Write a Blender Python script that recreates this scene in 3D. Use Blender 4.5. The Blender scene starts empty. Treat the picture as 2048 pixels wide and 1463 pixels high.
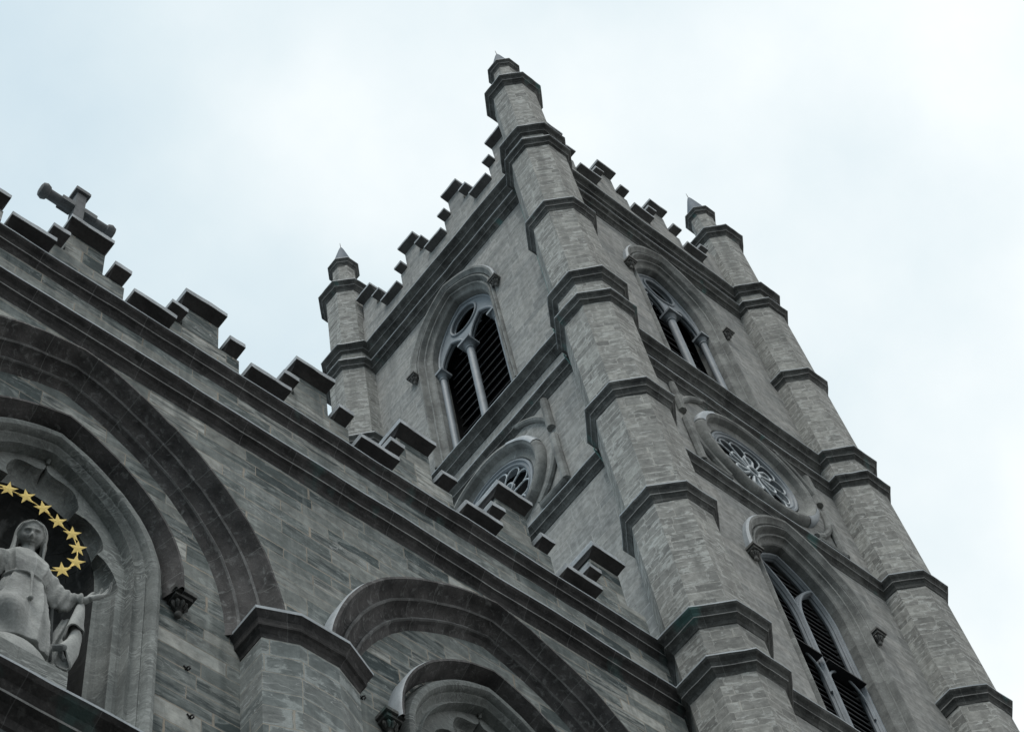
import bpy, bmesh, math, random
from mathutils import Vector, Matrix, noise
from mathutils.geometry import tessellate_polygon

random.seed(7)
S = bpy.context.scene
C = S.collection
PI = math.pi

# ------------------------------------------------------------------ camera
cam = bpy.data.cameras.new("camera")
cam_o = bpy.data.objects.new("camera", cam)
C.objects.link(cam_o)
RR = ((0.7707714, -0.6256477, -0.1203179), (0.5207070, 0.7274300, -0.4468890), (0.3671180, 0.2817989, 0.8864614))
Mx = Matrix.Identity(4)
for i in range(3):
    Mx[i][0] = RR[0][i]
    Mx[i][1] = -RR[1][i]
    Mx[i][2] = -RR[2][i]
Mx.translation = Vector((-21.68056, -13.41958, 1.60093))
cam_o.matrix_world = Mx
cam.sensor_width = 36.0
cam.lens = 4008.7 / 2048 * 36.0
cam.clip_start = 0.1
cam.clip_end = 5000
S.camera = cam_o

# ------------------------------------------------------------------ sky and sun (bright overcast)
SUN_EL, SUN_AZ = math.radians(60), math.radians(-119)      # azimuth measured from +y towards +x: light from the left, a little behind
W = bpy.data.worlds.new("World")
S.world = W
W.use_nodes = True
nt = W.node_tree
for n in list(nt.nodes):
    nt.nodes.remove(n)
out = nt.nodes.new("ShaderNodeOutputWorld")
bg = nt.nodes.new("ShaderNodeBackground")
bg.inputs["Strength"].default_value = 0.1
sky = nt.nodes.new("ShaderNodeTexSky")
sky.sky_type = 'NISHITA'
sky.sun_disc = False
sky.sun_elevation = SUN_EL
sky.sun_rotation = SUN_AZ
tc = nt.nodes.new("ShaderNodeTexCoord")
nz = nt.nodes.new("ShaderNodeTexNoise")
nz.inputs["Scale"].default_value = 3.4
nz.inputs["Detail"].default_value = 8
nz.inputs["Roughness"].default_value = 0.52
nt.links.new(tc.outputs["Generated"], nz.inputs["Vector"])
dotn = nt.nodes.new("ShaderNodeVectorMath")
dotn.operation = 'DOT_PRODUCT'
dotn.inputs[1].default_value = (0.76, -0.62, -0.05)
nt.links.new(tc.outputs["Generated"], dotn.inputs[0])
mr = nt.nodes.new("ShaderNodeMath")
mr.operation = 'MULTIPLY_ADD'
mr.inputs[1].default_value = 0.95
nt.links.new(dotn.outputs["Value"], mr.inputs[0])
ct_ = nt.nodes.new("ShaderNodeMath")
ct_.operation = 'MULTIPLY_ADD'
ct_.inputs[1].default_value = 1.2
ct_.inputs[2].default_value = -0.105
nt.links.new(nz.outputs["Fac"], ct_.inputs[0])
nt.links.new(ct_.outputs[0], mr.inputs[2])
cr = nt.nodes.new("ShaderNodeValToRGB")
e = cr.color_ramp.elements
e[0].position = 0.22; e[0].color = (5.9, 7.3, 8.15, 1)
e[1].position = 0.92; e[1].color = (10.9, 11.1, 11.15, 1)
m = e.new(0.48); m.color = (7.4, 8.5, 8.95, 1)
m = e.new(0.68); m.color = (8.9, 9.6, 9.8, 1)
nt.links.new(mr.outputs[0], cr.inputs["Fac"])
mix = nt.nodes.new("ShaderNodeMixRGB")
mix.inputs["Fac"].default_value = 0.93        # cloud cover over the clear sky behind it
nt.links.new(sky.outputs["Color"], mix.inputs["Color1"])
nt.links.new(cr.outputs["Color"], mix.inputs["Color2"])
nt.links.new(mix.outputs["Color"], bg.inputs["Color"])
nt.links.new(bg.outputs["Background"], out.inputs["Surface"])

sun = bpy.data.lights.new("sun", 'SUN')
sun.energy = 2.1
sun.angle = math.radians(24)
sun.color = (1.0, 0.97, 0.93)
sun_o = bpy.data.objects.new("sun", sun)
C.objects.link(sun_o)
sd = Vector((math.sin(SUN_AZ) * math.cos(SUN_EL), math.cos(SUN_AZ) * math.cos(SUN_EL), math.sin(SUN_EL)))
sun_o.rotation_euler = sd.to_track_quat('Z', 'Y').to_euler()
sun_o.location = (-40, 0, 90)

S.view_settings.view_transform = 'Standard'
S.view_settings.look = 'None'
S.view_settings.exposure = 0.1
S.view_settings.gamma = 1.0
S.view_settings.use_curve_mapping = False
S.cycles.max_bounces = 6


# ------------------------------------------------------------------ materials
def new_mat(name):
    mt = bpy.data.materials.new(name)
    mt.use_nodes = True
    t = mt.node_tree
    b = t.nodes["Principled BSDF"]
    b.inputs["Roughness"].default_value = 0.9
    b.inputs["Specular IOR Level"].default_value = 0.2
    return mt, t, b


def N(t, kind, **k):
    n = t.nodes.new(kind)
    for a, v in k.items():
        setattr(n, a, v)
    return n


def math_n(t, op, a, b=None, c=None, clamp=False):
    n = N(t, "ShaderNodeMath", operation=op, use_clamp=clamp)
    for i, v in enumerate((a, b, c)):
        if v is None:
            continue
        if isinstance(v, (int, float)):
            n.inputs[i].default_value = v
        else:
            t.links.new(v, n.inputs[i])
    return n.outputs[0]


def mixc(t, f, a, b, mode='MIX'):
    n = N(t, "ShaderNodeMixRGB", blend_type=mode)
    for i, v in enumerate((f, a, b)):
        if isinstance(v, (int, float)):
            n.inputs[i].default_value = v
        elif isinstance(v, tuple):
            n.inputs[i].default_value = (*v, 1) if len(v) == 3 else v
        else:
            t.links.new(v, n.inputs[i])
    return n.outputs[0]


def ramp(t, v, stops):
    n = N(t, "ShaderNodeValToRGB")
    el = n.color_ramp.elements
    while len(el) < len(stops):
        el.new(0.5)
    for q, (p, c) in zip(el, stops):
        q.position = p
        q.color = (c, c, c, 1) if isinstance(c, (int, float)) else (*c, 1)
    t.links.new(v, n.inputs["Fac"])
    return n.outputs["Color"]


def noise_n(t, vec, scale, detail=5, rough=0.55, dist=0.0):
    n = N(t, "ShaderNodeTexNoise")
    n.inputs["Scale"].default_value = scale
    n.inputs["Detail"].default_value = detail
    n.inputs["Roughness"].default_value = rough
    n.inputs["Distortion"].default_value = dist
    t.links.new(vec, n.inputs["Vector"])
    return n.outputs["Fac"]


def mapped(t, vec, scale=(1, 1, 1), loc=(0, 0, 0), rot=(0, 0, 0)):
    n = N(t, "ShaderNodeMapping")
    n.inputs["Scale"].default_value = scale
    n.inputs["Location"].default_value = loc
    n.inputs["Rotation"].default_value = rot
    t.links.new(vec, n.inputs["Vector"])
    return n.outputs["Vector"]


def masonry(name, tints, joint, row=0.34, width=0.85, wear=0.5, wear_col=(0.42, 0.44, 0.44), streak=0.5, joint_fade=0.5, rough_bump=0.5, dirt=(0.05, 0.055, 0.055), dirt_amt=0.5, jw=0.011, veins=0.0, wsc=(2.2, 5.0)):
    mt, t, b = new_mat(name)
    uv = N(t, "ShaderNodeUVMap").outputs["UV"]
    pos = N(t, "ShaderNodeTexCoord").outputs["Object"]
    sp = N(t, "ShaderNodeSeparateXYZ")
    t.links.new(uv, sp.inputs[0])
    u, v = sp.outputs[0], sp.outputs[1]
    # course heights and block lengths vary
    n1 = N(t, "ShaderNodeTexNoise", noise_dimensions='1D')
    n1.inputs["Scale"].default_value = 0.9
    n1.inputs["Detail"].default_value = 2
    t.links.new(v, n1.inputs["W"])
    v2 = math_n(t, 'ADD', v, math_n(t, 'MULTIPLY', n1.outputs["Fac"], 0.55))
    rowi = math_n(t, 'FLOOR', math_n(t, 'DIVIDE', v2, row))
    wn = N(t, "ShaderNodeTexWhiteNoise", noise_dimensions='1D')
    t.links.new(rowi, wn.inputs["W"])
    u2 = math_n(t, 'ADD', u, math_n(t, 'MULTIPLY', wn.outputs["Value"], 7.0))
    n2 = N(t, "ShaderNodeTexNoise", noise_dimensions='1D')
    n2.inputs["Scale"].default_value = 1.3
    n2.inputs["Detail"].default_value = 1
    t.links.new(u2, n2.inputs["W"])
    u3 = math_n(t, 'ADD', u2, math_n(t, 'MULTIPLY', n2.outputs["Fac"], 0.8))
    wob = noise_n(t, pos, 9.0, 3)
    u3 = math_n(t, 'ADD', u3, math_n(t, 'MULTIPLY', wob, 0.02))
    v3 = math_n(t, 'ADD', v2, math_n(t, 'MULTIPLY', wob, 0.02))
    cb = N(t, "ShaderNodeCombineXYZ")
    t.links.new(u3, cb.inputs[0])
    t.links.new(v3, cb.inputs[1])
    br = N(t, "ShaderNodeTexBrick")
    br.offset = 0.5
    br.inputs["Color1"].default_value = (0, 0, 0, 1)
    br.inputs["Color2"].default_value = (1, 1, 1, 1)
    br.inputs["Mortar"].default_value = (0.5, 0.5, 0.5, 1)
    br.inputs["Scale"].default_value = 1.0
    br.inputs["Mortar Size"].default_value = jw
    br.inputs["Mortar Smooth"].default_value = 0.25
    br.inputs["Brick Width"].default_value = width
    br.inputs["Row Height"].default_value = row
    t.links.new(cb.outputs[0], br.inputs["Vector"])
    rnd, mort = br.outputs["Color"], br.outputs["Fac"]
    col = ramp(t, rnd, [(i / max(1, len(tints) - 1) * 0.9 + 0.05, c) for i, c in enumerate(tints)])
    # each block has its own bedding streaks
    off = N(t, "ShaderNodeVectorMath", operation='MULTIPLY')
    t.links.new(rnd, off.inputs[0])
    off.inputs[1].default_value = (37, 23, 11)
    ad = N(t, "ShaderNodeVectorMath", operation='ADD')
    t.links.new(uv, ad.inputs[0])
    t.links.new(off.outputs[0], ad.inputs[1])
    st = noise_n(t, mapped(t, ad.outputs[0], (1.1, 8.5, 1), rot=(0, 0, 0.08)), 1.0, 6, 0.6, 0.6)
    wn2 = N(t, "ShaderNodeTexWhiteNoise", noise_dimensions='1D')
    t.links.new(math_n(t, 'MULTIPLY', rnd, 91.7), wn2.inputs["W"])
    some = ramp(t, wn2.outputs["Value"], [(0.45, 0.12), (0.8, 1)])
    col = mixc(t, math_n(t, 'MULTIPLY', math_n(t, 'MULTIPLY', ramp(t, st, [(0.42, 0), (0.6, 1)]), streak), some), col, dirt)
    mid = noise_n(t, pos, 5.5, 8, 0.62)
    col = mixc(t, 0.75, col, ramp(t, mid, [(0.3, 0.55), (0.7, 1.35)]), 'MULTIPLY')
    # pale worn patches, mostly along the upper edges of the blocks
    br2 = N(t, "ShaderNodeTexBrick")
    br2.offset = 0.5
    for k_, v_ in (("Scale", 1.0), ("Mortar Size", row * 0.2), ("Mortar Smooth", 1.0), ("Brick Width", width), ("Row Height", row)):
        br2.inputs[k_].default_value = v_
    t.links.new(cb.outputs[0], br2.inputs["Vector"])
    pt = noise_n(t, mapped(t, ad.outputs[0], (wsc[0], wsc[1], 1)), 1.0, 7, 0.62, 0.5)
    pe = math_n(t, 'ADD', pt, math_n(t, 'MULTIPLY', br2.outputs["Fac"], 0.09))
    pm = ramp(t, math_n(t, 'ADD', pe, math_n(t, 'MULTIPLY', noise_n(t, pos, 0.8, 3), 0.16)), [(0.645, 0), (0.685, 1)])
    fine = noise_n(t, pos, 42, 4, 0.6)
    col = mixc(t, math_n(t, 'MULTIPLY', pm, math_n(t, 'MULTIPLY', ramp(t, fine, [(0.25, 0.35), (0.65, 1)]), wear)), col, wear_col)
    if veins:
        vn = noise_n(t, mapped(t, uv, (0.8, 3.3, 1)), 1.3, 2, 0.5, 1.8)
        vm = ramp(t, vn, [(0.485, 0), (0.5, 1), (0.515, 0)])
        big2 = ramp(t, noise_n(t, pos, 0.9, 3), [(0.5, 0), (0.62, 1)])
        col = mixc(t, math_n(t, 'MULTIPLY', vm, math_n(t, 'MULTIPLY', big2, veins)), col, (0.4, 0.42, 0.42))
    # joints, partly washed out
    jf = ramp(t, noise_n(t, pos, 1.7, 4), [(0.35, 1.0 - joint_fade), (0.65, 1)])
    col = mixc(t, math_n(t, 'MULTIPLY', mort, jf), col, joint)
    # large soot patches
    so = noise_n(t, mapped(t, pos, (0.5, 0.5, 0.22)), 1.0, 7, 0.62)
    col = mixc(t, math_n(t, 'MULTIPLY', ramp(t, so, [(0.48, 0), (0.75, 1)]), dirt_amt), col, dirt)
    ro = noise_n(t, mapped(t, pos, (2.6, 2.6, 0.16)), 1.0, 6, 0.6)
    col = mixc(t, math_n(t, 'MULTIPLY', ramp(t, ro, [(0.52, 0), (0.68, 1)]), 0.42), col, dirt)
    col = mixc(t, math_n(t, 'MULTIPLY', ramp(t, ro, [(0.28, 1), (0.4, 0)]), 0.25), col, wear_col)
    t.links.new(col, b.inputs["Base Color"])
    h = math_n(t, 'ADD', math_n(t, 'MULTIPLY', mid, 0.6), math_n(t, 'MULTIPLY', fine, 0.25))
    h = math_n(t, 'ADD', h, math_n(t, 'MULTIPLY', pt, 0.5))
    h = math_n(t, 'SUBTRACT', h, math_n(t, 'MULTIPLY', mort, 0.8))
    h = math_n(t, 'ADD', h, math_n(t, 'MULTIPLY', rnd, 0.35))
    bp = N(t, "ShaderNodeBump")
    bp.inputs["Strength"].default_value = rough_bump
    bp.inputs["Distance"].default_value = 0.03
    t.links.new(h, bp.inputs["Height"])
    t.links.new(bp.outputs[0], b.inputs["Normal"])
    return mt


def moulded(name, base, dark, light, joint_len=0.9, joint_col=(0.3, 0.31, 0.31), amt=0.7, lightamt=0.35, copper=0.0, bump=0.35, strata=0.0):
    mt, t, b = new_mat(name)
    uv = N(t, "ShaderNodeUVMap").outputs["UV"]
    pos = N(t, "ShaderNodeTexCoord").outputs["Object"]
    n1 = noise_n(t, pos, 2.2, 7, 0.62)
    col = mixc(t, math_n(t, 'MULTIPLY', ramp(t, n1, [(0.38, 0), (0.66, 1)]), amt), base, dark)
    n2 = noise_n(t, pos, 7.0, 7, 0.66, 0.6)
    col = mixc(t, math_n(t, 'MULTIPLY', ramp(t, n2, [(0.54, 0), (0.7, 1)]), lightamt), col, light)
    n3 = noise_n(t, pos, 30, 4, 0.6)
    col = mixc(t, 0.6, col, ramp(t, n3, [(0.3, 0.7), (0.7, 1.25)]), 'MULTIPLY')
    # joints across the run
    sp = N(t, "ShaderNodeSeparateXYZ")
    t.links.new(uv, sp.inputs[0])
    ul = math_n(t, 'DIVIDE', sp.outputs[0], joint_len)
    blk = math_n(t, 'FLOOR', ul)
    wn = N(t, "ShaderNodeTexWhiteNoise", noise_dimensions='1D')
    t.links.new(blk, wn.inputs["W"])
    col = mixc(t, 0.55, col, ramp(t, wn.outputs["Value"], [(0, 0.65), (1, 1.3)]), 'MULTIPLY')
    fr = math_n(t, 'FRACT', ul)
    d = math_n(t, 'ABSOLUTE', math_n(t, 'SUBTRACT', fr, 0.5))
    jm = math_n(t, 'GREATER_THAN', d, 0.5 - 0.008 / joint_len)
    col = mixc(t, math_n(t, 'MULTIPLY', jm, 0.45), col, joint_col)
    if strata:
        sn_ = noise_n(t, mapped(t, pos, (1.0, 1.0, 4.2)), 1.0, 3, 0.5, 1.2)
        sm_ = ramp(t, sn_, [(0.44, 0), (0.47, 1), (0.49, 0), (0.53, 0.0), (0.555, 0.9), (0.575, 0)])
        sk_ = ramp(t, noise_n(t, pos, 1.1, 4), [(0.42, 0), (0.6, 1)])
        col = mixc(t, math_n(t, 'MULTIPLY', math_n(t, 'MULTIPLY', sm_, sk_), strata), col, light)
    if copper:
        cn = noise_n(t, mapped(t, pos, (1.2, 1.2, 0.25)), 1.0, 3)
        col = mixc(t, math_n(t, 'MULTIPLY', ramp(t, cn, [(0.64, 0), (0.72, 1)]), copper), col, (0.07, 0.16, 0.15))
    t.links.new(col, b.inputs["Base Color"])
    h = math_n(t, 'ADD', n2, math_n(t, 'MULTIPLY', n3, 0.4))
    h = math_n(t, 'SUBTRACT', h, math_n(t, 'MULTIPLY', jm, 0.5))
    bp = N(t, "ShaderNodeBump")
    bp.inputs["Strength"].default_value = bump
    bp.inputs["Distance"].default_value = 0.03
    t.links.new(h, bp.inputs["Height"])
    t.links.new(bp.outputs[0], b.inputs["Normal"])
    return mt


def plain(name, col, rough=0.8, metal=0.0, var=0.25, scale=4.0, spec=0.3, bump=0.15):
    mt, t, b = new_mat(name)
    pos = N(t, "ShaderNodeTexCoord").outputs["Object"]
    n1 = noise_n(t, pos, scale, 6, 0.6)
    c = mixc(t, var, col, ramp(t, n1, [(0.3, 0.4), (0.7, 1.6)]), 'MULTIPLY')
    n2 = noise_n(t, pos, scale * 9, 4, 0.6)
    c = mixc(t, var * 0.6, c, ramp(t, n2, [(0.3, 0.5), (0.7, 1.5)]), 'MULTIPLY')
    t.links.new(c, b.inputs["Base Color"])
    b.inputs["Roughness"].default_value = rough
    b.inputs["Metallic"].default_value = metal
    b.inputs["Specular IOR Level"].default_value = spec
    bp = N(t, "ShaderNodeBump")
    bp.inputs["Strength"].default_value = bump
    bp.inputs["Distance"].default_value = 0.02
    t.links.new(n2, bp.inputs["Height"])
    t.links.new(bp.outputs[0], b.inputs["Normal"])
    return mt


M_TOWER = masonry("tower_ashlar", [(0.209, 0.215, 0.209), (0.270, 0.272, 0.260), (0.237, 0.240, 0.229), (0.297, 0.296, 0.280)], (0.364, 0.365, 0.347), row=0.4, width=1.05, wear=0.3, wear_col=(0.419, 0.431, 0.416), streak=0.3, joint_fade=0.8, dirt=(0.110, 0.117, 0.115), dirt_amt=0.35, rough_bump=0.35, wsc=(1.6, 3.6))
M_TURRET = masonry("turret_ashlar", [(0.165, 0.167, 0.158), (0.250, 0.251, 0.236), (0.200, 0.203, 0.192), (0.279, 0.282, 0.264)], (0.340, 0.337, 0.310), row=0.3, width=0.56, wear=0.8, wear_col=(0.429, 0.442, 0.424), streak=0.25, joint_fade=0.6, dirt=(0.085, 0.089, 0.084), dirt_amt=0.35, rough_bump=0.8, wsc=(3.0, 6.5))
M_FACADE = masonry("facade_ashlar", [(0.058, 0.074, 0.074), (0.148, 0.165, 0.159), (0.193, 0.206, 0.194), (0.129, 0.149, 0.145), (0.181, 0.196, 0.187), (0.219, 0.227, 0.211), (0.374, 0.381, 0.355)], (0.322, 0.278, 0.224), row=0.36, width=1.1, wear=0.4, wear_col=(0.386, 0.413, 0.395), streak=0.9, joint_fade=0.5, dirt=(0.038, 0.050, 0.052), dirt_amt=0.4, rough_bump=0.6, veins=0.7, wsc=(1.8, 5.0))
M_PIER = masonry("pier_ashlar", [(0.120, 0.139, 0.138), (0.174, 0.193, 0.188), (0.144, 0.161, 0.157), (0.192, 0.205, 0.198)], (0.300, 0.273, 0.226), row=0.44, width=1.15, wear=0.65, wear_col=(0.360, 0.393, 0.384), streak=0.4, joint_fade=0.5, dirt=(0.060, 0.071, 0.071), dirt_amt=0.45, rough_bump=0.5, veins=1.0, wsc=(1.6, 3.0))
M_STRING = moulded("string_course_stone", (0.099, 0.102, 0.097), (0.033, 0.034, 0.033), (0.276, 0.281, 0.269), 1.1, joint_col=(0.152, 0.154, 0.149), amt=0.9, lightamt=0.3, copper=0.6)  # dirty stone, with the shade of the hollows also put into the colour
M_STRINGF = moulded("sooty_shaded_string_stone", (0.055, 0.053, 0.052), (0.017, 0.017, 0.017), (0.216, 0.216, 0.211), 1.1, joint_col=(0.130, 0.130, 0.130), amt=0.9, lightamt=0.22, copper=0.3)  # soot plus the shade of the hollows, both painted into the stone
M_EDGE = moulded("lit_moulding_edge", (0.25, 0.255, 0.25), (0.09, 0.09, 0.088), (0.36, 0.36, 0.35), 1.1)  # band fillets: the light they catch is painted as paler stone
M_ARCH = moulded("sooty_shaded_archivolt_stone", (0.091, 0.088, 0.087), (0.026, 0.026, 0.026), (0.349, 0.364, 0.357), 0.85, joint_col=(0.190, 0.196, 0.190), amt=0.85, lightamt=0.35)  # soot, and shade of the arch hollows deepened through the colour
M_ARCHEDGE = moulded("worn_lit_arch_edge", (0.15, 0.152, 0.15), (0.035, 0.035, 0.035), (0.28, 0.285, 0.28), 0.85)  # arch fillets: wear and caught light together in one paler colour
M_TARCH = moulded("pale_moulding_stone", (0.223, 0.230, 0.220), (0.090, 0.093, 0.090), (0.332, 0.343, 0.335), 0.8, joint_col=(0.123, 0.127, 0.125), lightamt=0.45)
M_NICHE = moulded("niche_moulding_stone", (0.192, 0.206, 0.198), (0.081, 0.089, 0.087), (0.360, 0.381, 0.368), 0.95, joint_col=(0.099, 0.102, 0.099), lightamt=0.5, strata=0.9)
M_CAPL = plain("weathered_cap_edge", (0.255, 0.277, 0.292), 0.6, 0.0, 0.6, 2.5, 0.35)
M_VERDI = plain("verdigris_copper", (0.10, 0.2, 0.185), 0.7, 0, 0.4, 6.0)
M_TCAPU = plain("grey_shaded_cap_stone", (0.07, 0.07, 0.068), 0.9, 0, 0.6, 2.2)  # tower cap undersides: shade put into the colour, milder than on the facade
M_STOP = plain("carved_stop_stone", (0.13, 0.13, 0.124), 0.9, 0, 0.6, 5.0)
M_LEAD = plain("lead_flashing", (0.25, 0.28, 0.30), 0.55, 0.0, 0.35, 3.0, 0.4)
M_CAPU = plain("shaded_cap_underside", (0.039, 0.037, 0.036), 0.9, 0, 0.6, 2.2)  # facade cap undersides: near-black colour stands in for shade
M_WOOD = plain("grey_painted_wood", (0.187, 0.212, 0.231), 0.6, 0, 0.3, 2.0, 0.35, 0.1)
M_ROSE = plain("pale_painted_tracery", (0.42, 0.46, 0.48), 0.55, 0, 0.3, 2.0, 0.35, 0.1)
M_LOUVRE = plain("black_louvre_wood", (0.014, 0.015, 0.017), 0.75, 0, 0.4, 5.0)
M_LIP = plain("louvre_edge", (0.10, 0.105, 0.11), 0.7, 0, 0.3, 5.0)
M_VOID = plain("dark_interior", (0.012, 0.012, 0.013), 1.0, 0, 0.2, 3.0)  # black colour stands in for the unlit tower interior
M_SPIRE = plain("zinc_sheet", (0.05, 0.072, 0.095), 0.75, 0.0, 0.3, 2.0, 0.5)
M_IRON = plain("iron", (0.03, 0.03, 0.03), 0.6, 0.5)
M_GOLD = plain("gilded_star", (1.0, 0.74, 0.22), 0.5, 0.0, 0.06, 6.0, 0.5, 0.05)
M_STATUE = moulded("statue_stone", (0.336, 0.349, 0.337), (0.146, 0.151, 0.147), (0.448, 0.462, 0.446), 50, amt=0.6, lightamt=0.35, bump=0.2)
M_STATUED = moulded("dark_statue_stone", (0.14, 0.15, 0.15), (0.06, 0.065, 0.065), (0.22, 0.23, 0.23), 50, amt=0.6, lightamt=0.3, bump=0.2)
M_CROSS = plain("weathered_cross_stone", (0.10, 0.106, 0.11), 0.8, 0, 0.5, 3.0)
M_GROUND = plain("stone_paving", (0.065, 0.065, 0.063), 0.9, 0, 0.4, 0.7)

gm, gt, gb = new_mat("window_glass")
gb.inputs["Base Color"].default_value = (0.004, 0.0045, 0.005, 1)
gb.inputs["Roughness"].default_value = 0.6
gb.inputs["Specular IOR Level"].default_value = 0.03
_p = N(gt, "ShaderNodeTexCoord").outputs["Object"]
_n = noise_n(gt, _p, 2.5, 3)
_b = N(gt, "ShaderNodeBump")
_b.inputs["Strength"].default_value = 0.25
_b.inputs["Distance"].default_value = 0.05
gt.links.new(_n, _b.inputs["Height"])
gt.links.new(_b.outputs[0], gb.inputs["Normal"])
M_GLASS = gm
M_PANE = plain("sky_mirror_pane", (0.75, 0.78, 0.8), 0.12, 0.9, 0.15, 3.0, 0.5, 0.05)  # mirror finish added so a few panes show bright sky


# ------------------------------------------------------------------ helpers
def empty(name, loc, label, cat, group=None):
    o = bpy.data.objects.new(name, None)
    o.empty_display_size = 0.5
    o.location = loc
    C.objects.link(o)
    o["label"] = label
    o["category"] = cat
    if group:
        o["group"] = group
    return o


class MB:
    """collects faces; build() links them as ONE mesh object"""

    def __init__(self):
        self.v, self.f, self.m, self.uv = [], [], [], []

    def face(self, pts, mi=0, uvs=None):
        i0 = len(self.v)
        self.v += [Vector(p) for p in pts]
        self.f.append(tuple(range(i0, i0 + len(pts))))
        self.m.append(mi)
        if uvs is None:
            n = Vector((0, 0, 0))
            for a in range(1, len(pts) - 1):
                n += (Vector(pts[a]) - Vector(pts[0])).cross(Vector(pts[a + 1]) - Vector(pts[0]))
            if n.length < 1e-12:
                uvs = [(p[0], p[1]) for p in pts]
            else:
                n.normalize()
                if abs(n.z) > 0.85:
                    uvs = [(p[0], p[1]) for p in pts]
                else:
                    t = Vector((-n.y, n.x, 0)).normalized()
                    if (t.x if abs(t.x) > abs(t.y) else -t.y) < 0:
                        t = -t
                    k = round(math.atan2(n.y, n.x) * 8 / (2 * PI)) * 3.37
                    uvs = [(p[0] * t.x + p[1] * t.y + k, p[2]) for p in pts]
        self.uv.append(uvs)

    def grid(self, rows, mi=0, closed_u=False, closed_v=False, uvrun=True, mis=None):
        """rows: list of equal length point lists; u runs along a row"""
        rows = [[Vector(p) for p in r] for r in rows]
        L = [0.0]
        ref = rows[len(rows) // 2]
        for a, b in zip(ref, ref[1:]):
            L.append(L[-1] + (b - a).length)
        L.append(L[-1] + (ref[0] - ref[-1]).length)
        nr, nc = len(rows), len(ref)
        for i in range(nr if closed_v else nr - 1):
            r0, r1 = rows[i], rows[(i + 1) % nr]
            for j in range(nc if closed_u else nc - 1):
                k = (j + 1) % nc
                q = [r0[j], r0[k], r1[k], r1[j]]
                if (q[0] - q[1]).length < 1e-6:
                    q = [q[0], q[2], q[3]]
                    uv = [(L[j], i * .1), (L[j + 1], (i + 1) * .1), (L[j], (i + 1) * .1)]
                elif (q[2] - q[3]).length < 1e-6:
                    q = [q[0], q[1], q[2]]
                    uv = [(L[j], i * .1), (L[j + 1], i * .1), (L[j + 1], (i + 1) * .1)]
                else:
                    uv = [(L[j], i * .1), (L[j + 1], i * .1), (L[j + 1], (i + 1) * .1), (L[j], (i + 1) * .1)]
                self.face(q, mis[i] if mis else mi, uv if uvrun else None)

    def box(self, a, b, mi=0):
        x0, y0, z0 = a
        x1, y1, z1 = b
        P = [(x0, y0, z0), (x1, y0, z0), (x1, y1, z0), (x0, y1, z0), (x0, y0, z1), (x1, y0, z1), (x1, y1, z1), (x0, y1, z1)]
        for q in ((0, 3, 2, 1), (4, 5, 6, 7), (0, 1, 5, 4), (1, 2, 6, 5), (2, 3, 7, 6), (3, 0, 4, 7)):
            self.face([P[i] for i in q], mi)

    def tube(self, pts, r, sides=8, closed=False, mi=0, caps=True):
        pts = [Vector(p) for p in pts]
        n = len(pts)
        rows = []
        ref = None
        for i in range(n):
            if closed:
                d = pts[(i + 1) % n] - pts[i - 1]
            else:
                d = pts[min(i + 1, n - 1)] - pts[max(i - 1, 0)]
            d.normalize()
            if ref is None:
                ref = Vector((0, 0, 1)) if abs(d.z) < 0.9 else Vector((1, 0, 0))
            a = (ref - d * ref.dot(d)).normalized()
            ref = a
            bb = d.cross(a)
            rr = r[i] if isinstance(r, (list, tuple)) else r
            rows.append([pts[i] + (a * math.cos(2 * PI * k / sides) + bb * math.sin(2 * PI * k / sides)) * rr for k in range(sides)])
        cols = [list(c) for c in zip(*rows)]     # u along the run
        if closed:
            self.grid(cols, mi, closed_u=True, closed_v=True)
        else:
            self.grid(cols, mi, closed_v=True)
            if caps:
                self.face(rows[0], mi)
                self.face(rows[-1][::-1], mi)

    def build(self, name, mats, parent=None, smooth=False, jitter=0.0, angle=35, label=None, weld=1e-4):
        if not isinstance(mats, (list, tuple)):
            mats = [mats]
        me = bpy.data.meshes.new(name)
        org = Vector((0, 0, 0))
        p = parent
        while p is not None:
            org += p.location
            p = p.parent
        vs = []
        for v in self.v:
            q = v
            if jitter:
                q = v + Vector(noise.noise_vector(v * 0.9)) * jitter + Vector(noise.noise_vector(v * 3.1)) * jitter * 0.5
            if jitter:
                q = q + Vector(noise.noise_vector(v * 7.3)) * jitter * 0.28
            vs.append(q - org)
        me.from_pydata(vs, [], self.f)
        for mt in mats:
            me.materials.append(mt)
        ul = me.uv_layers.new(name="UVMap")
        k = 0
        for pi, poly in enumerate(me.polygons):
            poly.material_index = self.m[pi]
            for c in range(len(self.f[pi])):
                ul.data[k].uv = self.uv[pi][c]
                k += 1
        bm = bmesh.new()
        bm.from_mesh(me)
        bmesh.ops.remove_doubles(bm, verts=bm.verts, dist=weld)
        bmesh.ops.recalc_face_normals(bm, faces=bm.faces)
        bm.to_mesh(me)
        bm.free()
        if smooth:
            me.polygons.foreach_set("use_smooth", [True] * len(me.polygons))
            try:
                me.set_sharp_from_angle(angle=math.radians(angle))
            except Exception:
                pass
        o = bpy.data.objects.new(name, me)
        C.objects.link(o)
        if parent is not None:
            o.parent = parent
        if label:
            o["label"] = label
        return o


def front(u0, y0):
    """face looking to -y: u to the right, w out of the wall"""
    return lambda u, w, z: Vector((u0 + u, y0 - w, z))


def left(v0, x0):
    """face looking to -x"""
    return lambda u, w, z: Vector((x0 - w, v0 - u, z))


def apex_h(a, c):
    return math.sqrt((a + c) ** 2 - c * c)


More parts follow.
